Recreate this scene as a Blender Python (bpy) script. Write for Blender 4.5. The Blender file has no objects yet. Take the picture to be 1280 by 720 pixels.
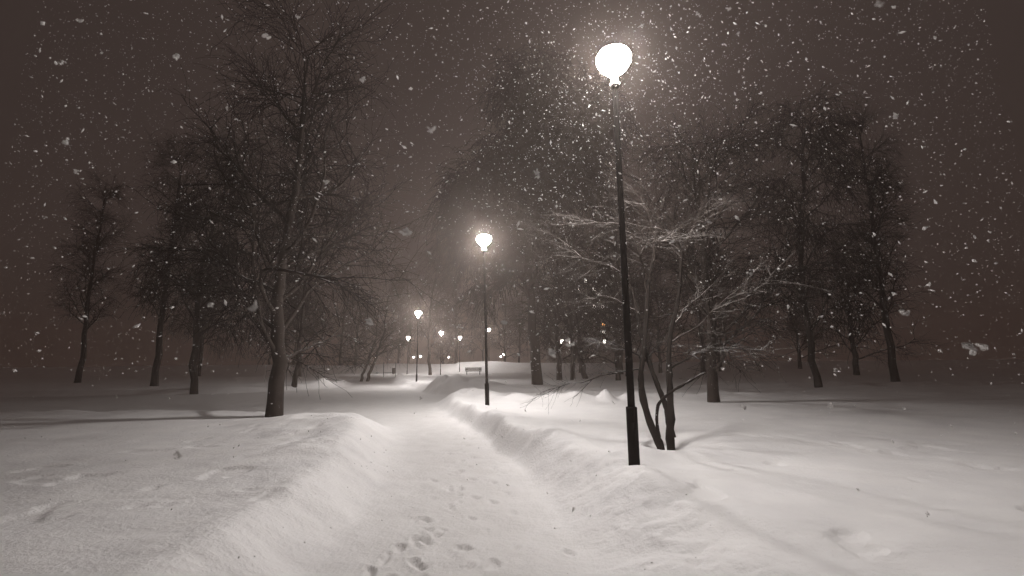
import bpy, math, random
import numpy as np

# ------------------------------------------------------------------ camera
sc = bpy.context.scene
COL = sc.collection
PITCH, ROLL = math.radians(9.6), math.radians(-0.5)
cam_d = bpy.data.cameras.new('camera')
cam = bpy.data.objects.new('camera', cam_d)
COL.objects.link(cam)
cam.location = (0, 0, 1.6)
cam.rotation_mode = 'YXZ'
from mathutils import Matrix, Vector
fw = Vector((0, math.cos(PITCH), math.sin(PITCH)))
up0 = Vector((0, -math.sin(PITCH), math.cos(PITCH)))
rt0 = Vector((1, 0, 0))
rt = rt0 * math.cos(ROLL) + up0 * math.sin(ROLL)
up = -rt0 * math.sin(ROLL) + up0 * math.cos(ROLL)
cam.rotation_mode = 'QUATERNION'
cam.rotation_quaternion = Matrix((rt, up, -fw)).transposed().to_quaternion()
cam_d.sensor_width = 36.0
cam_d.lens = 36.0 * 562.0 / 1280.0
cam_d.clip_start = 0.05
cam_d.clip_end = 2000
cam_d.dof.use_dof = True            # a phone's small aperture, focused on the lamps
cam_d.dof.focus_distance = 14.0
cam_d.dof.aperture_fstop = 2.8
sc.camera = cam

# ------------------------------------------------------------------ night sky: snow clouds lit by the town
world = bpy.data.worlds.new('World')
sc.world = world
world.use_nodes = True
wn = world.node_tree.nodes
wbg = wn['Background']
wbg.inputs['Color'].default_value = (1.0, 0.72, 0.64, 1)
wbg.inputs['Strength'].default_value = 0.038

LAMP_STRENGTH = 430.0
HAZE_DENSITY = 0.0032
sc.view_settings.view_transform = 'Standard'
sc.view_settings.look = 'None'
sc.view_settings.gamma = 1
sc.view_settings.exposure = 0.0
sc.render.engine = 'CYCLES'
cy = sc.cycles
cy.use_denoising = True
cy.max_bounces = 6
cy.diffuse_bounces = 3
cy.glossy_bounces = 2
cy.transmission_bounces = 2
cy.volume_bounces = 1
cy.transparent_max_bounces = 6
cy.sample_clamp_indirect = 4.0
cy.use_light_tree = True

# ------------------------------------------------------------------ helpers
RNG = np.random.default_rng(7)
random.seed(7)


def tag(o, label=None, cat=None, group=None, kind=None):
    for k, v in (('label', label), ('category', cat), ('group', group), ('kind', kind)):
        if v:
            o[k] = v
    return o


def empty(name, loc=(0, 0, 0), rz=0.0):
    o = bpy.data.objects.new(name, None)
    o.empty_display_size = 0.2
    COL.objects.link(o)
    o.location = loc
    o.rotation_euler = (0, 0, rz)
    return o


def link(name, me, mat=None, parent=None, smooth=True):
    o = bpy.data.objects.new(name, me)
    COL.objects.link(o)
    if mat is not None and len(me.materials) == 0:
        me.materials.append(mat)
    if smooth:
        me.polygons.foreach_set('use_smooth', [True] * len(me.polygons))
    if parent is not None:
        o.parent = parent
    return o


def mesh_np(name, V, F):
    """V (n,3); F list of (m,k) int arrays"""
    me = bpy.data.meshes.new(name)
    V = np.asarray(V, dtype=np.float32)
    loops = np.concatenate([f.reshape(-1) for f in F]).astype(np.int32)
    sizes = np.concatenate([np.full(len(f), f.shape[1], dtype=np.int32) for f in F])
    starts = np.concatenate([[0], np.cumsum(sizes)[:-1]]).astype(np.int32)
    me.vertices.add(len(V))
    me.vertices.foreach_set('co', V.reshape(-1))
    me.loops.add(len(loops))
    me.loops.foreach_set('vertex_index', loops)
    me.polygons.add(len(sizes))
    me.polygons.foreach_set('loop_start', starts)
    me.polygons.foreach_set('loop_total', sizes)
    me.update(calc_edges=True)
    return me


def lathe(name, prof, sides=24, cap=True):
    V, F = [], []
    for r, z in prof:
        for k in range(sides):
            a = 2 * math.pi * k / sides
            V.append((r * math.cos(a), r * math.sin(a), z))
    for i in range(len(prof) - 1):
        for k in range(sides):
            k2 = (k + 1) % sides
            F.append((i * sides + k, i * sides + k2, (i + 1) * sides + k2, (i + 1) * sides + k))
    if cap:
        F.append(tuple(range(sides))[::-1])
        F.append(tuple((len(prof) - 1) * sides + k for k in range(sides)))
    me = bpy.data.meshes.new(name)
    me.from_pydata(V, [], F)
    me.update()
    return me


def box(name, x0, x1, y0, y1, z0, z1, bevel=0.0):
    V = [(x, y, z) for x in (x0, x1) for y in (y0, y1) for z in (z0, z1)]
    F = [(0, 1, 3, 2), (4, 6, 7, 5), (0, 4, 5, 1), (2, 3, 7, 6), (0, 2, 6, 4), (1, 5, 7, 3)]
    me = bpy.data.meshes.new(name)
    me.from_pydata(V, [], F)
    if bevel:
        import bmesh
        bm = bmesh.new()
        bm.from_mesh(me)
        bmesh.ops.bevel(bm, geom=bm.edges[:], offset=bevel, segments=2, affect='EDGES')
        bm.to_mesh(me)
        bm.free()
    me.update()
    return me


def copy_tree(o, parent=None):
    c = o.copy()
    COL.objects.link(c)
    c.parent = parent
    for ch in o.children:
        copy_tree(ch, c)
    return c


# ---- value noise
def _hash(ix, iy, s):
    h = (ix.astype(np.int64) * 374761393 + iy.astype(np.int64) * 668265263 + s * 144665) & 0x7fffffff
    h = ((h ^ (h >> 13)) * 1274126177) & 0x7fffffff
    return ((h ^ (h >> 16)) & 0xffff) / 65535.0


def vnoise(x, y, s=0):
    ix, iy = np.floor(x), np.floor(y)
    fx, fy = x - ix, y - iy
    fx = fx * fx * fx * (fx * (fx * 6 - 15) + 10)
    fy = fy * fy * fy * (fy * (fy * 6 - 15) + 10)
    a, b = _hash(ix, iy, s), _hash(ix + 1, iy, s)
    c, d = _hash(ix, iy + 1, s), _hash(ix + 1, iy + 1, s)
    return (a + (b - a) * fx) * (1 - fy) + (c + (d - c) * fx) * fy - 0.5


def fbm(x, y, s=0, o=4):
    v, a = 0, 1.0
    for k in range(o):
        v = v + a * vnoise(x * 2 ** k + 17.3 * k, y * 2 ** k - 9.1 * k, s + k)
        a *= 0.5
    return v


def sstep(a, b, x):
    t = np.clip((x - a) / (b - a), 0, 1)
    return t * t * (3 - 2 * t)


# ------------------------------------------------------------------ materials
def new_mat(name):
    m = bpy.data.materials.new(name)
    m.use_nodes = True
    nt = m.node_tree
    return m, nt, nt.nodes['Principled BSDF']


def node(nt, typ, **kw):
    n = nt.nodes.new(typ)
    for k, v in kw.items():
        setattr(n, k, v)
    return n


def snow_mat(name, col, spots=0.0, bump=0.35, scale=1.0, trodden=None):
    m, nt, b = new_mat(name)
    tc = node(nt, 'ShaderNodeNewGeometry')
    n1 = node(nt, 'ShaderNodeTexNoise')
    n1.inputs['Scale'].default_value = 1.3 * scale
    n1.inputs['Detail'].default_value = 5
    nt.links.new(tc.outputs['Position'], n1.inputs['Vector'])
    ramp = node(nt, 'ShaderNodeValToRGB')
    ramp.color_ramp.elements[0].position = 0.3
    ramp.color_ramp.elements[0].color = (col[0] * .90, col[1] * .90, col[2] * .91, 1)
    ramp.color_ramp.elements[1].position = 0.7
    ramp.color_ramp.elements[1].color = (*col, 1)
    nt.links.new(n1.outputs['Fac'], ramp.inputs['Fac'])
    last = ramp.outputs['Color']
    if trodden:
        at = node(nt, 'ShaderNodeAttribute', attribute_name='trodden')
        n5 = node(nt, 'ShaderNodeTexNoise')
        n5.inputs['Scale'].default_value = 2.6
        n5.inputs['Detail'].default_value = 6
        nt.links.new(tc.outputs['Position'], n5.inputs['Vector'])
        ma = node(nt, 'ShaderNodeMath', operation='MULTIPLY_ADD')
        nt.links.new(n5.outputs['Fac'], ma.inputs[0])
        ma.inputs[1].default_value = 1.1
        nt.links.new(at.outputs['Fac'], ma.inputs[2])
        mr = node(nt, 'ShaderNodeMapRange')
        mr.inputs['From Min'].default_value = 0.75
        mr.inputs['From Max'].default_value = 1.65
        nt.links.new(ma.outputs[0], mr.inputs['Value'])
        mt = node(nt, 'ShaderNodeMixRGB')
        mt.inputs['Color2'].default_value = (*trodden, 1)
        nt.links.new(mr.outputs['Result'], mt.inputs['Fac'])
        nt.links.new(last, mt.inputs['Color1'])
        last = mt.outputs['Color']
        tread = mr.outputs['Result']
    if spots:
        n3 = node(nt, 'ShaderNodeTexNoise')
        n3.inputs['Scale'].default_value = 9
        n3.inputs['Detail'].default_value = 3
        nt.links.new(tc.outputs['Position'], n3.inputs['Vector'])
        r3 = node(nt, 'ShaderNodeValToRGB')
        r3.color_ramp.elements[0].position = 0.70
        r3.color_ramp.elements[0].color = (0, 0, 0, 1)
        r3.color_ramp.elements[1].position = 0.78
        r3.color_ramp.elements[1].color = (spots, spots, spots, 1)
        nt.links.new(n3.outputs['Fac'], r3.inputs['Fac'])
        mx = node(nt, 'ShaderNodeMixRGB')
        mx.inputs['Color2'].default_value = (0.30, 0.26, 0.23, 1)
        mm = node(nt, 'ShaderNodeMath', operation='MULTIPLY')
        nt.links.new(r3.outputs['Color'], mm.inputs[0])
        nt.links.new(tread, mm.inputs[1])
        nt.links.new(mm.outputs[0], mx.inputs['Fac'])
        nt.links.new(last, mx.inputs['Color1'])
        last = mx.outputs['Color']
    nt.links.new(last, b.inputs['Base Color'])
    b.inputs['Roughness'].default_value = 0.75
    b.inputs['Specular IOR Level'].default_value = 0.25
    n2 = node(nt, 'ShaderNodeTexNoise')
    n2.inputs['Scale'].default_value = 22 * scale
    n2.inputs['Detail'].default_value = 6
    n2.inputs['Roughness'].default_value = 0.65
    nt.links.new(tc.outputs['Position'], n2.inputs['Vector'])
    bp = node(nt, 'ShaderNodeBump')
    bp.inputs['Strength'].default_value = bump
    bp.inputs['Distance'].default_value = 0.02
    nt.links.new(n2.outputs['Fac'], bp.inputs['Height'])
    nt.links.new(bp.outputs['Normal'], b.inputs['Normal'])
    return m


M_SNOW = snow_mat('snow', (0.87, 0.85, 0.84), bump=0.25)
M_GROUND = snow_mat('ground_snow', (0.87, 0.85, 0.84), spots=0.30, bump=0.75, trodden=(0.69, 0.67, 0.66))


def bark_mat(name, col, lo, hi, snow=(0.8, 0.78, 0.77)):
    """bark with snow lying on whatever faces upward"""
    m, nt, b = new_mat(name)
    g = node(nt, 'ShaderNodeNewGeometry')
    n = node(nt, 'ShaderNodeTexNoise')
    n.inputs['Scale'].default_value = 6
    n.inputs['Detail'].default_value = 4
    nt.links.new(g.outputs['Position'], n.inputs['Vector'])
    r = node(nt, 'ShaderNodeValToRGB')
    r.color_ramp.elements[0].color = (col[0] * .6, col[1] * .6, col[2] * .6, 1)
    r.color_ramp.elements[1].color = (col[0] * 1.5, col[1] * 1.5, col[2] * 1.5, 1)
    nt.links.new(n.outputs['Fac'], r.inputs['Fac'])
    sep = node(nt, 'ShaderNodeSeparateXYZ')
    nt.links.new(g.outputs['Normal'], sep.inputs[0])
    n2 = node(nt, 'ShaderNodeTexNoise')
    n2.inputs['Scale'].default_value = 3.5
    nt.links.new(g.outputs['Position'], n2.inputs['Vector'])
    add = node(nt, 'ShaderNodeMath', operation='MULTIPLY_ADD')
    nt.links.new(n2.outputs['Fac'], add.inputs[0])
    add.inputs[1].default_value = 0.9
    nt.links.new(sep.outputs['Z'], add.inputs[2])
    mr = node(nt, 'ShaderNodeMapRange')
    mr.inputs['From Min'].default_value = lo + 0.45
    mr.inputs['From Max'].default_value = hi + 0.45
    nt.links.new(add.outputs[0], mr.inputs['Value'])
    mx = node(nt, 'ShaderNodeMixRGB')
    nt.links.new(mr.outputs['Result'], mx.inputs['Fac'])
    nt.links.new(r.outputs['Color'], mx.inputs['Color1'])
    mx.inputs['Color2'].default_value = (*snow, 1)
    nt.links.new(mx.outputs['Color'], b.inputs['Base Color'])
    b.inputs['Roughness'].default_value = 0.9
    b.inputs['Specular IOR Level'].default_value = 0.15
    bp = node(nt, 'ShaderNodeBump')
    bp.inputs['Strength'].default_value = 0.6
    bp.inputs['Distance'].default_value = 0.02
    n4 = node(nt, 'ShaderNodeTexNoise')
    n4.inputs['Scale'].default_value = 30
    n4.inputs['Detail'].default_value = 5
    nt.links.new(g.outputs['Position'], n4.inputs['Vector'])
    nt.links.new(n4.outputs['Fac'], bp.inputs['Height'])
    nt.links.new(bp.outputs['Normal'], b.inputs['Normal'])
    return m


M_BARK = bark_mat('bark', (0.035, 0.027, 0.023), 0.85, 1.1)
M_TWIG = bark_mat('dark_twigs', (0.024, 0.018, 0.016), 0.95, 1.25)
M_BARKN = bark_mat('shrub_bark', (0.030, 0.024, 0.021), 0.72, 0.98)
M_TWIGSNOW = bark_mat('snowy_twigs', (0.035, 0.027, 0.023), 0.45, 0.85, (.65, .61, .58))


def plain(name, col, rough=0.6, metal=0.0, noise=0.25, spec=0.4):
    m, nt, b = new_mat(name)
    g = node(nt, 'ShaderNodeNewGeometry')
    n = node(nt, 'ShaderNodeTexNoise')
    n.inputs['Scale'].default_value = 14
    n.inputs['Detail'].default_value = 5
    nt.links.new(g.outputs['Position'], n.inputs['Vector'])
    r = node(nt, 'ShaderNodeValToRGB')
    r.color_ramp.elements[0].color = (*[c * (1 - noise) for c in col], 1)
    r.color_ramp.elements[1].color = (*[c * (1 + noise) for c in col], 1)
    nt.links.new(n.outputs['Fac'], r.inputs['Fac'])
    nt.links.new(r.outputs['Color'], b.inputs['Base Color'])
    b.inputs['Roughness'].default_value = rough
    b.inputs['Metallic'].default_value = metal
    b.inputs['Specular IOR Level'].default_value = spec
    return m


M_POLE = plain('black_painted_steel', (0.014, 0.011, 0.010), 0.85, 0.0, 0.4, 0.08)
M_CAP = plain('dark_lantern_cap', (0.05, 0.045, 0.04), 0.5)
M_WOOD = plain('dark_bench_wood', (0.022, 0.018, 0.016), 0.8)
M_BIN = plain('dark_bin_metal', (0.045, 0.042, 0.04), 0.6)
M_WALL = plain('concrete_panels', (0.22, 0.20, 0.185), 0.9)
M_FRAME = plain('window_frame_paint', (0.35, 0.34, 0.33), 0.6)
M_GLASS = plain('dark_window_glass', (0.02, 0.02, 0.022), 0.1, 0.0, 0.1, 0.5)


def emit(name, col, s):
    m, nt, b = new_mat(name)
    nt.nodes.remove(b)
    e = node(nt, 'ShaderNodeEmission')
    e.inputs['Color'].default_value = (*col, 1)
    e.inputs['Strength'].default_value = s
    nt.links.new(e.outputs[0], nt.nodes['Material Output'].inputs['Surface'])
    return m


M_GLOW = emit('lit_opal_glass', (1.0, 0.955, 0.925), LAMP_STRENGTH)
M_GLOWFAR = emit('lit_opal_glass_bright', (1.0, 0.955, 0.925), LAMP_STRENGTH * 1.75)
M_WARMWIN = emit('lit_warm_window', (1.0, 0.74, 0.45), 14)
M_WHITEWIN = emit('lit_white_window', (1.0, 0.93, 0.85), 11)
M_ORANGEWIN = emit('lit_orange_window', (1.0, 0.45, 0.12), 12.0)

# ------------------------------------------------------------------ terrain
RIGHT = [(1.6, -12), (1.25, -4), (1.0, 0), (.85, 2), (.72, 3.5), (.45, 5), (.02, 7.6), (-.62, 10), (-1.4, 12.6), (-2.1, 15),
         (-2.8, 17.2), (-3.5, 20), (-2.0, 20.9), (2, 21.5), (7, 22.2), (14, 23.5), (30, 26), (60, 31),
         (60, 33.5), (30, 28.4), (14, 25.6), (7, 24.3), (2, 23.6), (-3.2, 23.6), (-5.2, 27), (-6.6, 31), (-8.8, 36), (-13, 46), (-22, 58), (-40, 66)]
LEFT = [(-42, 63), (-24, 55), (-16.5, 46), (-13.4, 38), (-13.0, 33), (-14.5, 29), (-22, 26.5), (-45, 26), (-45, 17), (-22, 15.8), (-9, 14.6), (-5.2, 13.4),
        (-3.7, 12.6), (-3.1, 11.8), (-2.45, 9.4), (-1.85, 6.8), (-1.62, 5), (-1.58, 4), (-1.6, 2), (-1.6, 0), (-1.6, -4), (-1.3, -12)]


def round_poly(P, it=2):
    P = np.array(P, float)
    for _ in range(it):
        Q = np.roll(P, -1, 0)
        P = np.stack([.75 * P + .25 * Q, .25 * P + .75 * Q], 1).reshape(-1, 2)
    return P


POLY = round_poly(RIGHT + LEFT, 2)


def path_sd(x, y):
    """signed distance to the trodden area: negative inside"""
    d2 = np.full(x.shape, 1e18)
    inside = np.zeros(x.shape, bool)
    A, B = POLY, np.roll(POLY, -1, 0)
    for (ax, ay), (bx, by) in zip(A, B):
        ex, ey = bx - ax, by - ay
        t = np.clip(((x - ax) * ex + (y - ay) * ey) / (ex * ex + ey * ey + 1e-12), 0, 1)
        d2 = np.minimum(d2, (x - ax - t * ex) ** 2 + (y - ay - t * ey) ** 2)
        c = ((ay > y) != (by > y)) & (x < (bx - ax) * (y - ay) / (by - ay + 1e-12) + ax)
        inside ^= c
    return np.where(inside, -1, 1) * np.sqrt(d2)


FEET = [(-.82, 6.19, .9), (-.68, 5.97, 1), (-.64, 5.64, .8), (-.96, 5.09, 1.3), (-.85, 4.78, 1), (-.91, 4.55, 1.4), (-.82, 4.49, 1.3),
        (-1.02, 4.33, 1.2), (-1.08, 4.20, .8), (-1.1, 4.05, 1.0), (-1.14, 3.85, 1.1), (-.8, 3.99, 1.2), (-.95, 3.75, 1.1), (-.83, 9.38, .7),
        (-1.18, 8.23, .7), (-1.29, 5.92, .6), (.46, 4.2, .9), (.13, 7.85, .8), (.19, 8.45, .8), (-.16, 9.53, .7), (-.5, 4.3, .7), (-.35, 3.9, .6),
        (-.55, 3.45, .9), (-.72, 3.2, 1.0), (.2, 5.1, .6), (.9, 4.4, .6), (-.3, 7.2, .5), (-.95, 7.0, .5)]
FEET2 = [(a_, b_, c_ * .68, .034) for a_, b_, c_ in FEET]
_fr = random.Random(4)
for lane, off, dep in ((0, -.25, .026), (1, .18, .018), (2, -.5, .020)):      # half-filled older trails along the path
    yy_ = 2.6 + lane * .2
    sd_ = 1
    while yy_ < 15:
        xc_ = -.3 - .035 * max(0, yy_ - 3) ** 1.45 * .62 + off
        FEET2.append((xc_ + sd_ * .10 + _fr.uniform(-.08, .08), yy_, _fr.uniform(.65, .95), dep * _fr.uniform(.5, 1.3)))
        sd_ = -sd_
        yy_ += _fr.uniform(.32, .5)
# heaps thrown up beside the path: x, y, height, rx, ry
MOUNDS = [(.2, 16.8, .26, .6, .4), (1.2, 16.5, .14, .4, .4), (1.8, 16.3, .26, .7, .4), (2.5, 16.6, .20, .5, .4), (3.3, 16.3, .30, .26, .35), (4.2, 16.5, .22, .4, .4), (4.6, 16.3, .14, .3, .3), (5.0, 16.9, .28, .8, .5), (6.4, 17.2, .16, 1.2, .5),
          (8.5, 17.6, .2, 1.4, .6), (-.9, 17.6, .24, .6, .5), (-1.9, 18.4, .20, .7, .6), (-3.0, 26.2, .62, 2.4, 1.2), (-1.4, 19.2, .30, 1.2, .5), (-4.3, 27.6, .25, 1.4, .9),
          (-3.7, 9.6, .14, 1.5, 1.2), (-3.0, 7.4, .10, 1.1, 1.5), (-4.6, 11.2, .20, 1.4, .9), (-12.2, 31.5, .35, 1.3, .9), (-13.5, 33.5, .4, 1.6, 1.0), (-10.4, 40.5, .5, 3.0, 1.4),
          (1.0, 6.9, .10, .55, .4), (1.45, 6.2, .08, .5, .3), (1.9, 6.5, .10, .45, .35), (2.5, 6.55, .10, .5, .3), (.55, 7.8, .07, .5, .4), (1.1, 5.0, .06, .4, .35), (2.1, 5.5, .05, .5, .4),
          (-1.0, 13.0, .07, .5, .4), (1.5, 28, .10, .9, .8), (1.5, 5.75, .05, .30, .20), (1.42, 5.50, -.05, .15, .15)]


def height(x, y, fine=True):
    x = np.asarray(x, float)
    y = np.asarray(y, float)
    r = np.hypot(x, y)
    sd = path_sd(x, y)
    wob = 0.16 * fbm(x * .9, y * .9, 31, 3)
    s = sd + wob
    near = 1 - sstep(3, 9, y)
    rightside = sstep(-.6, .6, x + .3 * (y - 7))
    width = 0.75 + 0.55 * near * rightside - .36 * (1 - near) * rightside * sstep(19, 15, y) + 0.16 * vnoise(x * .5, y * .5, 5)
    bank = sstep(-.05, 1, s / width)
    field = 0.30 + .10 * rightside * np.exp(-((y - 11) / 4) ** 2) * np.exp(-((s - .8) / 1.2) ** 2) + 0.10 * fbm(x * .12, y * .12, 3, 3) + 0.04 * fbm(x * .6, y * .6, 9, 3)
    lip = 0.09 * np.exp(-((s - width * 1.05) / .45) ** 2) * (0.6 + 1.6 * fbm(x * .8, y * .8, 12, 3)) * (.45 + .55 * rightside)
    z = field * bank + lip
    for mx, my, h, rx, ry in MOUNDS:
        dx, dy = (x - mx) / rx, (y - my) / ry
        k = (1 + .7 * fbm(x * 1.3, y * 1.3, 40, 3))
        z = z + h * k * np.exp(-(dx * dx + dy * dy)) * sstep(-.1, .5, s + .25)
    # clods on the banks
    band = np.exp(-((s - .55) / .6) ** 2) * sstep(26, 8, r)
    z = z + band * (.4 + .6 * rightside) * (0.05 * fbm(x * 2.6, y * 2.6, 21, 4) + 0.03 * np.abs(fbm(x * 5, y * 5, 27, 2)))
    # trodden surface
    inn = 1 - sstep(-.3, .3, s)
    z = z + inn * (0.030 * fbm(x * 1.1, y * .8, 50, 4) + 0.010 * fbm(x * 5, y * 3.5, 55, 3) * sstep(20, 6, r))
    # far embankment
    crest = 1.72 + .12 * fbm(x * .07, y * .01, 70, 3) * 2 + .26 * sstep(-9.6, -9.2, x) * (1 - sstep(-3.8, 1.0, x)) + .18 * np.exp(-((x + 21) / 2.6) ** 2)
    yy = y + .02 * x
    emb = sstep(69, 77, yy) * (1 - sstep(80, 100, yy))
    z = z * (1 - sstep(69, 77, yy)) + crest * emb + (-.35 + .3 * fbm(x * .03, y * .03, 77, 3)) * sstep(80, 100, yy)
    if fine:
        for fx, fy, k, dep in FEET2:
            m = (np.abs(x - fx) < .5) & (np.abs(y - fy) < .5)
            if not np.any(m):
                continue
            xm, ym = x[m], y[m]
            a = 0.25 + .5 * math.sin(fx * 37 + fy * 11)
            ca, sa = math.cos(a), math.sin(a)
            u = (xm - fx) * ca + (ym - fy) * sa
            v = -(xm - fx) * sa + (ym - fy) * ca
            q = np.sqrt((u / (.055 * k)) ** 2 + (v / (.12 * k)) ** 2) + 1.3 * vnoise(xm * 16, ym * 16, 90)
            z[m] += -dep * k * (1 - sstep(.35, 1.15, q)) + .22 * dep * np.exp(-((q - 1.4) / .35) ** 2)
        z = z + .016 * fbm(x * 2.2 + .6 * y, y * 3.4, 61, 5) * sstep(18, 5, r)
        z = z - .03 * sstep(.30, .52, fbm(x * 1.7, y * 1.7, 83, 3)) * sstep(18, 6, r) * sstep(.3, 1.2, s)
    return z


def gz(x, y):
    return float(height(np.array([x]), np.array([y]), False)[0])


ang = np.concatenate([np.arange(-72, 72.01, .28), np.arange(76, 287, 5.5)])
ang = np.radians(ang)
rad = [0.04, .2, .45, .7]
while rad[-1] < 2.6:
    rad.append(rad[-1] * 1.016)
while rad[-1] < 10:
    rad.append(rad[-1] * 1.0062)
while rad[-1] < 40:
    rad.append(rad[-1] * 1.013)
while rad[-1] < 105:
    rad.append(rad[-1] * 1.022)
while rad[-1] < 430:
    rad.append(rad[-1] * 1.06)
rad = np.array(rad)
RR, AA = np.meshgrid(rad, ang, indexing='ij')
GX, GY = RR * np.sin(AA), RR * np.cos(AA)
GZ = height(GX, GY)
G3 = np.stack([GX, GY, GZ], -1)
GW = np.concatenate([G3[:, -1:], G3, G3[:, :1]], 1)
TA = GW[:, 2:] - GW[:, :-2]
TR = np.gradient(G3, axis=0)
NRM = np.cross(TA, TR)
NRM /= np.linalg.norm(NRM, axis=-1, keepdims=True)
nr, na = RR.shape
idx = np.arange(nr * na).reshape(nr, na)
q = np.stack([idx[:-1, :], np.roll(idx, -1, 1)[:-1, :], np.roll(idx, -1, 1)[1:, :], idx[1:, :]], -1).reshape(-1, 4)
ALLV = np.stack([GX, GY, GZ], -1).reshape(-1, 3)
ALLN = NRM.reshape(-1, 3)
TROD = (1 - sstep(-.75, .45, path_sd(GX, GY))).reshape(-1)
cen = ALLV[q].mean(1)
is_path = path_sd(cen[:, 0], cen[:, 1]) < 0.0
is_path &= np.hypot(cen[:, 0], cen[:, 1]) < 62
for nm, sel, mat in (('snow_ground', ~is_path, M_GROUND), ('path', is_path, M_GROUND)):
    f = q[sel]
    used, inv = np.unique(f.reshape(-1), return_inverse=True)
    me = mesh_np(nm, ALLV[used], [inv.reshape(-1, 4)])
    o = link(nm, me, mat)
    me.attributes.new('trodden', 'FLOAT', 'POINT').data.foreach_set('value', TROD[used].astype(np.float32))
    me.normals_split_custom_set_from_vertices(ALLN[used].tolist())
    tag(o, kind='structure')
tag(bpy.data.objects['path'], 'trodden snow path with scattered boot prints curving away past the lamps')
tag(bpy.data.objects['snow_ground'], 'deep lumpy snow cover with ploughed banks beside the path')

# ------------------------------------------------------------------ tubes and trees


def tubes(P, R, sides):
    """P (N,n,3) R (N,n) -> verts, quads"""
    N, n, _ = P.shape
    T = np.empty_like(P)
    T[:, 1:-1] = P[:, 2:] - P[:, :-2]
    T[:, 0] = P[:, 1] - P[:, 0]
    T[:, -1] = P[:, -1] - P[:, -2]
    T /= np.linalg.norm(T, axis=-1, keepdims=True) + 1e-9
    ref = np.where(np.abs(T[:, :1, 2:3]) > .9, np.array([1., 0, 0]), np.array([0, 0, 1.]))
    ref = np.broadcast_to(ref, P.shape)
    U = np.cross(T, ref)
    U /= np.linalg.norm(U, axis=-1, keepdims=True) + 1e-9
    W = np.cross(T, U)
    a = np.arange(sides) * 2 * math.pi / sides
    V = P[:, :, None, :] + R[:, :, None, None] * (U[:, :, None, :] * np.cos(a)[:, None] + W[:, :, None, :] * np.sin(a)[:, None])
    i = np.arange(N * n * sides).reshape(N, n, sides)
    j = np.roll(i, -1, 2)
    Q = np.stack([i[:, :-1], j[:, :-1], j[:, 1:], i[:, 1:]], -1).reshape(-1, 4)
    return V.reshape(-1, 3), Q


def tube_mesh(name, levels, sides):
    Vs, Fs, off = [], [], 0
    for (P, R), s in zip(levels, sides):
        v, f = tubes(P, R, s)
        Vs.append(v)
        Fs.append(f + off)
        off += len(v)
    return mesh_np(name, np.concatenate(Vs), Fs)


def resample(P, n):
    P = np.asarray(P, float)
    # Catmull-Rom through the points
    t = np.linspace(0, len(P) - 1, n)
    i = np.clip(t.astype(int), 0, len(P) - 2)
    f = (t - i)[:, None]
    p0, p1, p2, p3 = P[np.clip(i - 1, 0, None)], P[i], P[i + 1], P[np.clip(i + 2, None, len(P) - 1)]
    return .5 * (2 * p1 + (p2 - p0) * f + (2 * p0 - 5 * p1 + 4 * p2 - p3) * f * f + (3 * p1 - p0 - 3 * p2 + p3) * f ** 3)


def unit(v):
    return v / (np.linalg.norm(v, axis=-1, keepdims=True) + 1e-9)


def sprout(rng, PP, PR, per, length, ang, seg, wig, grav, rad, tmin=.2, tmax=1.0, shape=(1, 0), up=0.0, rmin=.003):
    """children growing from every parent polyline"""
    N, n, _ = PP.shape
    k = N * per
    par = np.repeat(np.arange(N), per)
    base = (np.tile(np.arange(per), N) + rng.random(k)) / per
    t = tmin + (tmax - tmin) * base
    ft = np.clip(t, 0, .999) * (n - 1)
    i = ft.astype(int)
    f = (ft - i)[:, None]
    start = PP[par, i] * (1 - f) + PP[par, i + 1] * f
    pr = PR[par, i] * (1 - f[:, 0]) + PR[par, i + 1] * f[:, 0]
    tan = unit(PP[par, i + 1] - PP[par, i])
    rnd = unit(rng.normal(size=(k, 3)))
    perp = unit(np.cross(tan, rnd))
    a = np.radians(rng.uniform(*ang, k))[:, None]
    d = unit(tan * np.cos(a) + perp * np.sin(a))
    d[:, 2] += up
    d = unit(d)
    plen = np.linalg.norm(np.diff(PP, axis=1), axis=-1).sum(1)
    L = rng.uniform(*length, k) * (shape[0] + shape[1] * (1 - t))
    L = np.minimum(L, plen[par] * 1.2 + .2)
    step = (L / seg)[:, None]
    P = [start]
    for q_ in range(seg):
        d = unit(d + wig * rng.normal(size=(k, 3)) + np.array([0, 0, -1.0]) * grav * ((q_ + 1) / seg))
        P.append(P[-1] + d * step)
    P = np.stack(P, 1)
    r0 = np.minimum(rad, pr * .75)
    R = r0[:, None] * np.linspace(1, .35, seg + 1)[None]
    return P, np.maximum(R, rmin)


def big_tree_meshes(name, seed, trunk, r0, spec, sides=(8, 5, 3, 3), fork=None, twist=.12):
    rng = np.random.default_rng(seed)
    n = 18
    P = resample(trunk, n)
    P[2:] += rng.normal(size=(n - 2, 3)) * [.05, .05, 0]
    R = r0 * (1 - np.linspace(0, 1, n)) ** .8 + .03
    R[0] *= 1.35
    R[1] *= 1.08
    lv = [(P[None], R[None])]
    if fork:
        for fk in fork:
            FP = resample(fk[0], n)
            FP[2:] += rng.normal(size=(n - 2, 3)) * [.05, .05, 0]
            FR = fk[1] * (1 - np.linspace(0, 1, n)) ** .8 + .02
            lv[0] = (np.concatenate([lv[0][0], FP[None]]), np.concatenate([lv[0][1], FR[None]]))
    out = [lv[0]]
    for s in spec:
        out.append(sprout(rng, out[-1][0], out[-1][1], **s))
    trunk_me = tube_mesh(name + '_trunk', [out[0]], [sides[0]])
    limb_me = tube_mesh(name + '_limb', [out[1]], [sides[1]])
    twig_me = tube_mesh(name + '_crown', out[2:], sides[2:2 + len(out) - 2])
    return trunk_me, limb_me, twig_me


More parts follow.
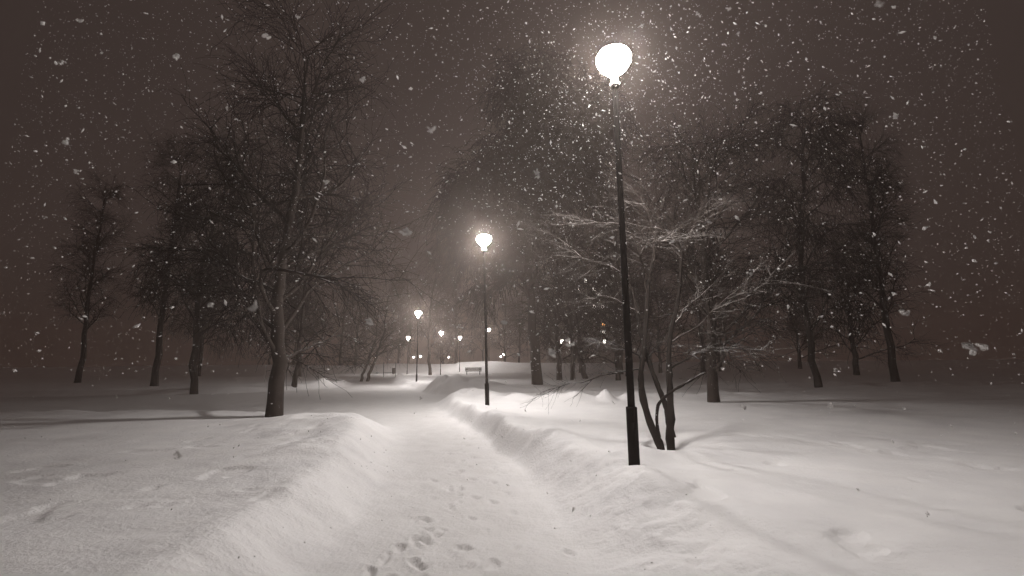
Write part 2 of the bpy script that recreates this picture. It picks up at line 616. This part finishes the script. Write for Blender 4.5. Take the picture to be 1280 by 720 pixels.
def place_tree(name, meshes, loc, rz, sca, label, cat='tree', group=None, mats=(M_BARK, M_BARK, M_TWIG)):
    root = empty(name, loc, rz)
    root.scale = (sca, sca, sca)
    for nm, me, mt in zip(('trunk', 'limb_cluster', 'crown'), meshes, mats):
        link(nm, me, mt, root)
    tag(root, label, cat, group)
    return root


WEEP = [dict(per=30, length=(3.6, 5.6), ang=(32, 60), seg=9, wig=.14, grav=.16, rad=.13, tmin=.36, tmax=.99, shape=(.45, .75), up=.25),
        dict(per=14, length=(1.5, 3.0), ang=(25, 65), seg=6, wig=.16, grav=.30, rad=.036, tmin=.2, tmax=1, shape=(.8, .4), rmin=.010),
        dict(per=16, length=(.8, 2.2), ang=(20, 70), seg=4, wig=.15, grav=.62, rad=.016, tmin=.12, tmax=1, rmin=.0125)]
BIG_TRUNK = [(0, 0, -.5), (-.03, 0, .6), (-.15, 0, 2.5), (-.3, .1, 5), (-.57, .1, 8.1), (-.95, 0, 10.8), (-1.0, 0, 13.5), (-.6, 0, 17), (-.3, 0, 20.3)]
BIG_FORK = [([(-.57, .1, 8.1), (.2, -.3, 10), (1.4, -.6, 12.3), (2.3, -.5, 15), (2.7, -.4, 17.5)], .17),
            ([(-.3, .1, 5), (-.9, .3, 6.8), (-1.7, .2, 8.8), (-2.3, .1, 10.4), (-2.8, 0, 11.6)], .13)]
big = big_tree_meshes('weeping_birch', 11, BIG_TRUNK, .33, WEEP, fork=BIG_FORK)
place_tree('weeping_birch', big, (1.5, 28.0, gz(1.5, 28)), 0, 1.0,
           'tallest weeping tree with thick trunk and hanging twigs behind the snow heaps')

# background kinds
K = {}
K['weeping'] = big_tree_meshes('slim_birch', 23, [(0, 0, -.5), (-.25, 0, 3), (-.3, .1, 7), (.2, .2, 12), (.9, 0, 16)], .19, [
    dict(per=24, length=(3.0, 5.5), ang=(30, 60), seg=8, wig=.13, grav=.2, rad=.06, tmin=.25, shape=(.5, .7), up=.2),
    dict(per=11, length=(1.2, 2.6), ang=(25, 65), seg=5, wig=.15, grav=.4, rad=.022, shape=(.8, .4), rmin=.010),
    dict(per=12, length=(.9, 2.0), ang=(20, 70), seg=4, wig=.15, grav=.7, rad=.012, rmin=.0095)])
K['broad'] = big_tree_meshes('broad_tree', 31, [(0, 0, -.5), (.1, 0, 2), (.0, .2, 5), (.3, 0, 9), (.2, 0, 13.5)], .26, [
    dict(per=24, length=(4.0, 6.5), ang=(40, 70), seg=8, wig=.16, grav=.0, rad=.085, tmin=.2, shape=(.45, .8), up=.2),
    dict(per=12, length=(1.3, 2.8), ang=(25, 65), seg=5, wig=.18, grav=.03, rad=.03, rmin=.009),
    dict(per=14, length=(.6, 1.5), ang=(20, 60), seg=4, wig=.2, grav=.08, rad=.011, rmin=.007)])
K['tall'] = big_tree_meshes('tall_tree', 43, [(0, 0, -.5), (-.1, 0, 4), (.15, .1, 9), (.1, 0, 14), (0, 0, 19.5)], .24, [
    dict(per=30, length=(2.4, 4.4), ang=(30, 60), seg=7, wig=.15, grav=-.03, rad=.065, tmin=.28, shape=(.5, .7), up=.15),
    dict(per=11, length=(1.0, 2.0), ang=(25, 60), seg=5, wig=.17, grav=.1, rad=.022, rmin=.009),
    dict(per=11, length=(.6, 1.4), ang=(20, 60), seg=4, wig=.2, grav=.2, rad=.011, rmin=.0085)])
K['lean'] = big_tree_meshes('leaning_tree', 57, [(0, 0, -.4), (.25, 0, .8), (.9, 0, 2.6), (1.5, .1, 5), (1.8, 0, 8.5)], .15, [
    dict(per=18, length=(2.5, 4.5), ang=(35, 70), seg=7, wig=.16, grav=.06, rad=.05, tmin=.3, shape=(.6, .5), up=.15),
    dict(per=9, length=(1.0, 2.2), ang=(25, 65), seg=5, wig=.18, grav=.12, rad=.022, rmin=.008),
    dict(per=7, length=(.5, 1.3), ang=(20, 60), seg=4, wig=.2, grav=.2, rad=.010, rmin=.007)])


def bg(kind, x, y, rz, s, label, group=None, mats=(M_BARK, M_BARK, M_TWIG), name=None):
    names = {'weeping': 'birch_tree', 'broad': 'broad_tree', 'tall': 'tall_tree', 'lean': 'leaning_tree'}
    return place_tree(name or names[kind], K[kind], (x, y, gz(x, y)), rz, s, label, 'tree', group, mats)


bg('weeping', -10.6, 59, .1, .98, 'slim drooping tree with bent trunk beside the far lamp of the middle pair')
bg('lean', -15.4, 46.3, 0, .9, 'left of two thin leaning trunks at the far side of the clearing')
bg('lean', -14.7, 46.1, .12, 1.0, 'right of two thin leaning trunks at the far side of the clearing')
bg('broad', 3.74, 37.0, .6, .86, 'first trunk right of the tallest weeping tree', 'row of trees behind the snow heaps')
bg('tall', 4.8, 36.7, 2.2, .72, 'second, thinner trunk right of the tallest weeping tree', 'row of trees behind the snow heaps')
bg('lean', 6.5, 40.3, math.pi, 1.5, 'third trunk right of the tallest weeping tree, leaning to the left', 'row of trees behind the snow heaps')
bg('broad', 8.25, 35.8, 3.3, .8, 'fourth trunk right of the tallest weeping tree, seen just left of the near lamp post', 'row of trees behind the snow heaps')
# trees reaching in from both sides
SN = (M_BARK, M_TWIGSNOW, M_TWIGSNOW)
bg('broad', -6.5, 12.6, 1.3, .78, 'snow-laden spreading tree left of the path, nearest on that side', mats=SN)
bg('weeping', -14.6, 30.6, 4.1, .8, 'drooping snowy birch on the far left bank, in front of the leaning trunks', mats=SN)
bg('weeping', -19, 27.5, .6, .95, 'snowy birch standing further back on the left of the clearing', mats=SN)
bg('tall', -25, 32, 2, .85, 'tall snowy tree at the far left of the clearing', mats=SN)
bg('broad', 6.6, 15.2, 4.2, .68, 'snow-laden spreading tree on the right, behind the forked shrub', mats=SN)
bg('weeping', 16, 24, 5.2, .9, 'snowy birch on the right edge of the open snow', mats=SN)
bg('tall', 25, 30, .4, .9, 'tall snowy tree farthest to the right of the open snow', mats=SN)

wood = [('tall', -58, 84), ('broad', -47, 88), ('weeping', -40, 83), ('tall', -34, 90), ('broad', -29, 84), ('tall', -24, 96), ('weeping', -19.5, 85),
        ('broad', -15, 98), ('tall', -11, 88), ('weeping', -6.2, 92), ('broad', -1.5, 86), ('tall', 1.5, 97), ('weeping', 5, 84), ('broad', 9, 91), ('tall', 12, 82),
        ('weeping', 16, 70), ('broad', 20, 62), ('tall', 13, 55), ('weeping', 24, 80), ('broad', 30, 66), ('tall', 36, 78), ('broad', 44, 70), ('weeping', 54, 82),
        ('tall', 20, 48), ('broad', -28, 60), ('weeping', -36, 52), ('tall', -44, 64), ('broad', 33, 44), ('tall', -38, 40), ('tall', 9.5, 64), ('weeping', 11.5, 46)]
ORD = ['first', 'second', 'third', 'fourth', 'fifth', 'sixth', 'seventh', 'eighth', 'ninth', 'tenth', 'eleventh', 'twelfth', 'thirteenth', 'fourteenth', 'fifteenth',
       'sixteenth', 'seventeenth', 'eighteenth', 'nineteenth', 'twentieth']
KIND = {'weeping': 'drooping bare birch', 'broad': 'broad bare tree', 'tall': 'tall straight bare tree'}
for far in (True, False):
    row = sorted([w for w in wood if (w[2] > 80) == far], key=lambda w: w[1] / w[2])
    for i, (k, x, y) in enumerate(row):
        lab = (KIND[k] + ' in the hazy wood beyond the embankment, %s from the left') % ORD[i] if far else (
            KIND[k] + ' in the haze before the embankment, %s from the left') % ORD[i]
        bg(k, x, y, random.uniform(0, 6.28), random.uniform(.85, 1.15), lab,
           'trees of the wood beyond the embankment' if far else 'hazy park trees before the embankment')

M_SHRUBTWIG = bark_mat('shrub_twigs', (0.045, 0.035, 0.03), 0.5, 0.9, (.58, .53, .50))
# ------------------------------------------------------------------ forked shrub beside the near lamp
shrub = empty('forked_shrub', (2.25, 6.95, gz(2.25, 6.95)))
tag(shrub, 'dark forked shrub with three bent stems and snowy twigs beside the near lamp post', 'shrub')
so = np.array(shrub.location)
STEMS = [([(2.22, 7.0, .0), (2.2, 7.0, .31), (2.14, 7.02, .5), (2.05, 7.03, .75), (1.99, 7.05, 1.04), (1.97, 7.07, 1.3), (2.0, 7.08, 1.58), (2.07, 7.1, 1.89), (2.14, 7.14, 2.35), (2.2, 7.17, 2.79), (2.38, 7.25, 3.5)], .068, .022),
         ([(2.33, 6.95, .0), (2.33, 6.95, .31), (2.34, 6.98, .58), (2.38, 7.01, .92), (2.40, 7.04, 1.28), (2.42, 7.07, 1.58), (2.48, 7.1, 2.01), (2.66, 7.13, 2.6), (2.8, 7.2, 3.4)], .072, .022),
         ([(2.36, 7.0, .5), (2.35, 7.03, .75), (2.33, 7.06, .95), (2.27, 7.12, 1.17), (2.19, 7.18, 1.46), (2.13, 7.24, 1.77), (2.07, 7.3, 2.09), (2.05, 7.35, 2.6)], .05, .02),
         ([(2.18, 7.03, .5), (2.155, 6.98, .72), (2.14, 6.9, .88), (2.17, 6.82, 1.03), (2.27, 6.71, 1.16), (2.42, 6.6, 1.27), (2.7, 6.45, 1.45)], .026, .014)]
BRANCH = [[(2.18, 7.17, 2.6), (2.14, 7.14, 3.05), (1.96, 7.08, 3.68), (1.68, 7.02, 3.83), (1.36, 6.96, 3.84), (1.03, 6.9, 3.85)],
          [(2.06, 7.32, 2.3), (1.98, 7.36, 2.8), (1.78, 7.4, 3.15), (1.5, 7.45, 3.27), (1.17, 7.5, 3.39), (.72, 7.55, 3.44), (.49, 7.6, 3.40)],
          [(1.17, 7.5, 3.39), (1.0, 7.65, 3.64), (.58, 7.8, 3.96)],
          [(2.24, 7.1, 2.9), (2.05, 6.98, 3.3), (2.21, 6.88, 3.46), (2.53, 6.8, 3.49), (2.9, 6.75, 3.55)],
          [(2.02, 7.1, 1.66), (1.71, 7.0, 1.84), (1.13, 6.9, 1.93)],
          [(2.0, 7.1, 1.5), (1.62, 7.2, 1.45), (1.0, 7.3, 1.3), (.56, 7.4, 1.18)],
          [(2.66, 7.13, 2.6), (2.75, 7.18, 3.2), (2.72, 7.2, 3.6), (2.48, 7.25, 3.82), (2.03, 7.3, 3.81)],
          [(2.3, 7.2, 3.2), (2.38, 7.25, 3.62), (2.28, 7.33, 4.27), (2.09, 7.4, 4.52)],
          [(2.45, 7.1, 1.9), (2.9, 7.0, 2.2), (3.5, 6.9, 2.7), (4.1, 6.9, 2.9)],
          [(2.8, 7.2, 3.3), (3.1, 7.3, 3.9), (3.5, 7.3, 4.3)],
          [(2.5, 7.1, 2.1), (2.9, 7.5, 2.5), (3.4, 7.9, 2.8), (4.0, 8.2, 3.3)],
          [(2.06, 7.3, 2.4), (1.8, 7.8, 2.7), (1.5, 8.3, 2.8), (1.2, 8.8, 2.75)],
          [(2.0, 7.1, 1.5), (2.3, 7.5, 1.75), (2.8, 7.9, 1.8), (3.3, 8.2, 1.7)],
          [(2.42, 7.05, 1.5), (2.7, 6.8, 1.7), (3.1, 6.6, 1.8), (3.6, 6.5, 1.75)]]
rng = np.random.default_rng(91)
for P, ra, rb in STEMS:
    Q = resample(np.array(P) - so, 26)
    R = np.linspace(ra, rb, 26) * (1 + .07 * rng.normal(size=26))
    R[:3] *= [1.3, 1.18, 1.06]
    v, f = tubes(Q[None], R[None], 10)
    v += .004 * rng.normal(size=v.shape)
    link('stem', mesh_np('shrub_stem', v, [f]), M_BARKN, shrub)
twigP = []
for P in BRANCH:
    Q = resample(np.array(P) - so, 14)
    Q[1:] += .012 * rng.normal(size=(13, 3))
    R = np.linspace(.015, .004, 14)
    br = link('branch', tube_mesh('shrub_branch', [(Q[None], R[None])], [6]), M_SHRUBTWIG if P[-1][2] > 2.1 else M_BARKN, shrub)
    lo = P[-1][2] < 2.1
    l2 = sprout(rng, Q[None], R[None], 9 if lo else 15, (.15, .45) if lo else (.35, 1.0), (20, 55), 6, .12, .02, .0055, tmin=.2, rmin=.0022)
    l3 = sprout(rng, *l2, 7, (.1, .42), (20, 55), 4, .16, .04, .003, tmin=.15, rmin=.0018)
    link('twigs', tube_mesh('shrub_twigs', [l2, l3], [4, 3]), M_BARKN if lo else M_SHRUBTWIG, br)

# ------------------------------------------------------------------ lamps
H_POLE = 4.98
lamp_parts = {
    'base_sleeve': (lathe('base_sleeve', [(.066, -.5), (.066, .72), (.064, .735), (.05, .74)], 20), M_POLE),
    'pole': (lathe('pole', [(.044, .70), (.043, 2.4), (.040, 2.42), (.036, H_POLE - .05), (.036, H_POLE)], 20), M_POLE),
    'collar': (lathe('collar', [(.038, H_POLE - .06), (.055, H_POLE - .045), (.058, H_POLE), (.042, H_POLE + .012)], 20), M_POLE),
    'lit_neck': (lathe('lit_neck', [(.062, H_POLE + .013), (.042, H_POLE + .05), (.046, H_POLE + .12), (.07, H_POLE + .158)], 16), M_GLOW),
    'lit_bowl': (lathe('lit_bowl', [(.072, H_POLE + .16), (.125, H_POLE + .20), (.19, H_POLE + .265), (.232, H_POLE + .345), (.238, H_POLE + .405), (.205, H_POLE + .46), (.135, H_POLE + .495)], 16), M_GLOW),
    'cap': (lathe('cap', [(.15, H_POLE + .499), (.15, H_POLE + .51), (.10, H_POLE + .54), (.015, H_POLE + .565)], 20), M_CAP),
    'hatch': (box('hatch', -.026, .026, -.0705, -.055, .28, .56, .004), M_POLE),
}
lamp0 = None


def lamp(x, y, z, label, tilt=(0, 0), group='lit lamps along the park path', rz=0):
    global lamp0
    if lamp0 is None:
        lamp0 = empty('park_lamp', (x, y, z))
        ps = {}
        for nm, (me, mt) in lamp_parts.items():
            ps[nm] = link(nm, me, mt, ps.get({'lit_neck': None}.get(nm)) or lamp0)
        o = lamp0
    else:
        o = copy_tree(lamp0)
        for ch in o.children:
            if ch.name.startswith('lit_') and y < 50:
                ch.material_slots[0].link = 'OBJECT'
                ch.material_slots[0].material = M_GLOWFAR
    o.location = (x, y, z)
    o.rotation_euler = (tilt[0], tilt[1], rz)
    return tag(o, label, 'lamp', group)


lamp(1.42, 5.56, .345, 'nearest and largest lit lamp on a black post, right of the path')
lamp(-.79, 14.22, .28, 'second nearest lit lamp, its post in the middle of the picture', tilt=(0, -.021))
lamp(-7.2, 34.3, .17, 'third lamp on a dark post where the path bends left')
lamp(-14.75, 63.86, .08, 'small far lamp just left of the third lamp post')
lamp(-9.1, 57.6, .27, 'small far lamp right of the third lamp, the brighter of the far pair')
lamp(-8.26, 71.0, gz(-8.26, 71) - .05, 'small far lamp in front of the far embankment, right of the slim drooping tree')
lamp(-4.0, 77, gz(-4, 77), 'far lamp glowing just right of the second lamp post')
for i, (x, y) in enumerate(sorted(((-60.8, 200), (-50.2, 220), (-43.5, 200), (-36.5, 180), (-29.5, 210), (-5.2, 200), (-3.2, 165)), key=lambda p: p[0] / p[1])):
    lamp(x, y, gz(x, y), 'tiny distant lamp shining low through the far trees, %s from the left' % ORD[i], group='tiny distant lamps beyond the embankment')

# ------------------------------------------------------------------ bench, bin, rail
bz = gz(-5.2, 60.3)
bench = empty('park_bench', (-5.2, 60.3, bz), .06)
tag(bench, 'dark park bench under snow in front of the far embankment', 'bench')
for k in range(3):
    link('seat_slat', box('seat_slat', -1.1, 1.1, -.22 + k * .15, -.10 + k * .15, .42, .46, .008), M_WOOD, bench, False)
for k in range(3):
    link('back_slat', box('back_slat', -1.1, 1.1, .27 + k * .02, .30 + k * .02, .52 + k * .14, .63 + k * .14, .008), M_WOOD, bench, False)
for sx in (-.85, .85):
    link('leg', box('leg', sx - .05, sx + .05, -.2, -.12, -.2, .417, .008), M_BIN, bench, False)
    link('leg', box('leg', sx - .05, sx + .05, .33, .40, -.2, .92, .008), M_BIN, bench, False)
v = lathe('snow_cushion', [(.05, .463), (.2, .47), (.21, .52), (.15, .57), (.03, .585)], 16)
cu = link('snow_cushion', v, M_SNOW, bench)
cu.scale = (5.2, 1, 1)

bz = gz(-16.4, 63)
binr = empty('litter_bin', (-16.4, 63, bz))
tag(binr, 'small dark litter bin standing in the snow by the far lamp', 'bin')
link('drum', lathe('drum', [(.20, .1), (.24, .5), (.25, .82), (.22, .83)], 20), M_BIN, binr)
link('rim', lathe('rim', [(.255, .835), (.262, .85), (.262, .88), (.24, .89)], 20), M_BIN, binr)
link('post', lathe('post', [(.05, -.3), (.05, .099)], 10), M_BIN, binr)
link('snow_cap', lathe('snow_cap', [(.235, .892), (.2, .95), (.1, .99), (.02, 1.0)], 16), M_SNOW, binr)

bz = gz(-13.2, 46.5)
rail = empty('low_railing', (-13.0, 48.5, gz(-13, 48.5)), .1)
tag(rail, 'thin two-post metal railing right of the leaning trunks', 'railing')
for sx in (-.7, .55):
    link('post', lathe('rail_post', [(.03, -.4), (.03, 1.55), (.02, 1.57)], 8), M_BIN, rail).location = (sx, 0, 0)
link('rail', box('rail', -.668, .518, -.02, .02, .45, .50), M_BIN, rail, False)

# ------------------------------------------------------------------ far apartment block
BY, BX0, BX1, BH, BD = 150.0, 12.0, 46.0, 34.5, 13.0
g0 = -.5
bld = empty('apartment_building', ((BX0 + BX1) / 2, BY, g0))
tag(bld, 'tall apartment block with a few lit windows, lost in haze behind the trees', 'building')
hw = (BX1 - BX0) / 2
link('wall', box('block_wall', -hw, hw, 0, BD, -.5, BH), M_WALL, bld, False)
roof = link('roof', box('block_roof', -hw - .3, hw + .3, -.3, BD + .3, BH + .003, BH + .5), M_WALL, bld, False)
link('snow_cover', box('roof_snow', -hw - .2, hw + .2, -.2, BD + .2, BH + .505, BH + .7, .05), M_SNOW, roof)
lit_px = {(15.3, 9.4): M_WHITEWIN, (18.7, 9.0): M_WHITEWIN, (21.4, 26.2): M_WHITEWIN, (26.2, 28.6): M_WHITEWIN, (26.5, 25.0): M_WHITEWIN, (27.6, 25.1): M_WHITEWIN,
          (27.5, 21.0): M_WHITEWIN, (29.4, 21.0): M_WHITEWIN, (29.4, 15.7): M_WARMWIN, (30.8, 13.8): M_ORANGEWIN, (29.8, 12.0): M_WHITEWIN, (30.2, 9.0): M_WHITEWIN, (39.2, 29.4): M_WHITEWIN}
fr = bpy.data.meshes.new('window_frame')
wv, wf = [], []
for (x0, x1, z0, z1) in ((-.55, -.47, -.65, .65), (.47, .55, -.65, .65), (-.47, .47, -.65, -.57), (-.47, .47, .57, .65), (-.03, .03, -.57, .57)):
    b0 = len(wv)
    wv += [(x, y, z) for x in (x0, x1) for y in (-.08, .03) for z in (z0, z1)]
    wf += [tuple(b0 + i for i in f) for f in ((0, 1, 3, 2), (4, 6, 7, 5), (0, 4, 5, 1), (2, 3, 7, 6), (0, 2, 6, 4), (1, 5, 7, 3))]
fr.from_pydata(wv, [], wf)
fr.update()
pane_dark = box('window_pane', -.47, .47, -.02, .02, -.57, .57)
pane_lit = {}
cols = [BX0 + 1.6 + i * 2.8 for i in range(12)]
rows = [3.0 + j * 2.9 for j in range(11)]
cell = {}
for (wx, wz), mt in lit_px.items():
    cell[(int(np.argmin([abs(c - wx) for c in cols])), int(np.argmin([abs(r - wz) for r in rows])))] = mt
for i, c in enumerate(cols):
    for j, r in enumerate(rows):
        w = link('window', fr, M_FRAME, bld, False)
        w.location = (c - (BX0 + BX1) / 2, -.04, r - g0)
        mt = cell.get((i, j))
        if mt is None:
            link('pane', pane_dark, M_GLASS, w, False)
        else:
            if mt.name not in pane_lit:
                pane_lit[mt.name] = box('lit_pane', -.47, .47, -.02, .02, -.57, .57)
            link('pane', pane_lit[mt.name], mt, w, False)

# ------------------------------------------------------------------ falling snow
m, nt, b = new_mat('snowflake')
b.inputs['Base Color'].default_value = (.9, .89, .88, 1)
b.inputs['Roughness'].default_value = .9
b.inputs['Specular IOR Level'].default_value = .1
tr = node(nt, 'ShaderNodeBsdfTranslucent')
tr.inputs['Color'].default_value = (.9, .88, .87, 1)
mixs = node(nt, 'ShaderNodeMixShader')
mixs.inputs['Fac'].default_value = .75
nt.links.new(b.outputs[0], mixs.inputs[1])
nt.links.new(tr.outputs[0], mixs.inputs[2])
nt.links.new(mixs.outputs[0], nt.nodes['Material Output'].inputs['Surface'])
M_FLAKE = m

rng = np.random.default_rng(5)


def scatter(n, y0, y1, zmax, spread):
    u = rng.random(n)
    y = (y0 ** 3 + u * (y1 ** 3 - y0 ** 3)) ** (1 / 3)
    x = rng.uniform(-1, 1, n) * spread * y
    z = rng.uniform(-.75, 1, n) * y * 1.0 + 1.6
    thin = (z > 1.5) | (rng.random(n) < .12)
    k = thin & (z < zmax) & (z > height(x, y, False) + .02)
    return np.stack([x, y, z], 1)[k]


OCT = np.array([(1, 0, 0), (-1, 0, 0), (0, 1, 0), (0, -1, 0), (0, 0, 1), (0, 0, -1)], float)
OCTF = np.array([(0, 2, 4), (2, 1, 4), (1, 3, 4), (3, 0, 4), (2, 0, 5), (1, 2, 5), (3, 1, 5), (0, 3, 5)])


def flakes(C, size, shape, faces, rough):
    n = len(C)
    A = unit(rng.normal(size=(n, 3)) * [1, .5, .8] + [.5, 0, -.5])
    B = unit(np.cross(A, rng.normal(size=(n, 3))))
    D = np.cross(A, B)
    el = rng.uniform(1.0, 2.4, n)
    V = shape[None] * (1 + rough * rng.normal(size=(n, len(shape), 1)))
    V = (V[..., 0:1] * A[:, None] * el[:, None, None] + V[..., 1:2] * B[:, None] * rng.uniform(.5, 1, n)[:, None, None] + V[..., 2:3] * D[:, None] * rng.uniform(.7, 1, n)[:, None, None])
    V = C[:, None] + V * size[:, None, None]
    F = faces[None] + (np.arange(n) * len(shape))[:, None, None]
    return V.reshape(-1, 3), F.reshape(-1, 3)


import bmesh
bm = bmesh.new()
bmesh.ops.create_icosphere(bm, subdivisions=2, radius=1)
ICO = np.array([v.co for v in bm.verts])
bm.verts.index_update()
ICOF = np.array([[v.index for v in f.verts] for f in bm.faces])
bm.free()
near = scatter(85, .75, 2.4, 4, 1.2)
nsize = .003 + .0048 * rng.random(len(near)) ** 1.5
clump = np.repeat(near, 7, 0) + rng.normal(size=(len(near) * 7, 3)) * np.repeat(nsize, 7)[:, None] * [1.1, .8, .9]
mid = scatter(42000, 2.2, 10, 9.5, 1.2)
swarm = np.array([1.42, 5.56, 5.2]) + rng.normal(size=(2600, 3)) * [1.1, 1.0, .95]  # extra flakes added around the near lamp, standing in for its glare
mid = np.concatenate([mid, swarm])
farf = scatter(7000, 10, 24, 11, 1.2)
parts = [flakes(clump, np.repeat(nsize, 7) * rng.uniform(.5, 1.0, len(clump)), ICO, ICOF, .10),
         flakes(mid, (.0024 + .0095 * rng.random(len(mid)) ** 4.5) , OCT, OCTF, .25),
         flakes(farf, (.004 + .009 * rng.random(len(farf)) ** 2), OCT, OCTF, .25)]
Vs, Fs, off = [], [], 0
for v, f in parts:
    Vs.append(v)
    Fs.append(f + off)
    off += len(v)
fl = link('falling_snow', mesh_np('falling_snow', np.concatenate(Vs), Fs), M_FLAKE)
tag(fl, 'loose white snowflakes falling through the lamplight', 'snowfall', kind='stuff')

# ------------------------------------------------------------------ crumbled lumps along the banks
bm = bmesh.new()
bmesh.ops.create_icosphere(bm, subdivisions=1, radius=1)
IC1 = np.array([v.co for v in bm.verts])
bm.verts.index_update()
IC1F = np.array([[v.index for v in f.verts] for f in bm.faces])
bm.free()
cx, cyy = rng.uniform(-4.5, 3.5, 30000), 2.2 + 16 * rng.random(30000) ** 1.3
csd = path_sd(cx, cyy)
keep = (csd > -.35) & (csd < .9) & (rng.random(30000) < .6 * np.exp(-((csd - .15) / .35) ** 2) * (vnoise(cx * .7, cyy * .7, 8) + .35).clip(0, 1))
cx, cyy = cx[keep][:90], cyy[keep][:90]
cs = .006 + .012 * rng.random(len(cx)) ** 2
v, f = flakes(np.stack([cx, cyy, height(cx, cyy) - cs * .2], 1), cs, IC1, IC1F, .22)
cl = link('snow_crumbs', mesh_np('snow_crumbs', v, [f]), M_SNOW, None, False)
tag(cl, 'small crumbled lumps of snow scattered along the path edges', 'snow lumps', kind='stuff')

# ------------------------------------------------------------------ snowy air
hz = link('haze', box('haze', -420, 420, -420, 420, -3.0, 37.0), None, None, False)
m = bpy.data.materials.new('snowy_air')
m.use_nodes = True
nt = m.node_tree
nt.nodes.remove(nt.nodes['Principled BSDF'])
pv = node(nt, 'ShaderNodeVolumePrincipled')
pv.inputs['Color'].default_value = (.94, .79, .71, 1)
pv.inputs['Density'].default_value = HAZE_DENSITY
pv.inputs['Anisotropy'].default_value = .62
nt.links.new(pv.outputs[0], nt.nodes['Material Output'].inputs['Volume'])
hz.data.materials.append(m)
tag(hz, 'thin brownish snow haze filling the night air', 'haze', kind='stuff')
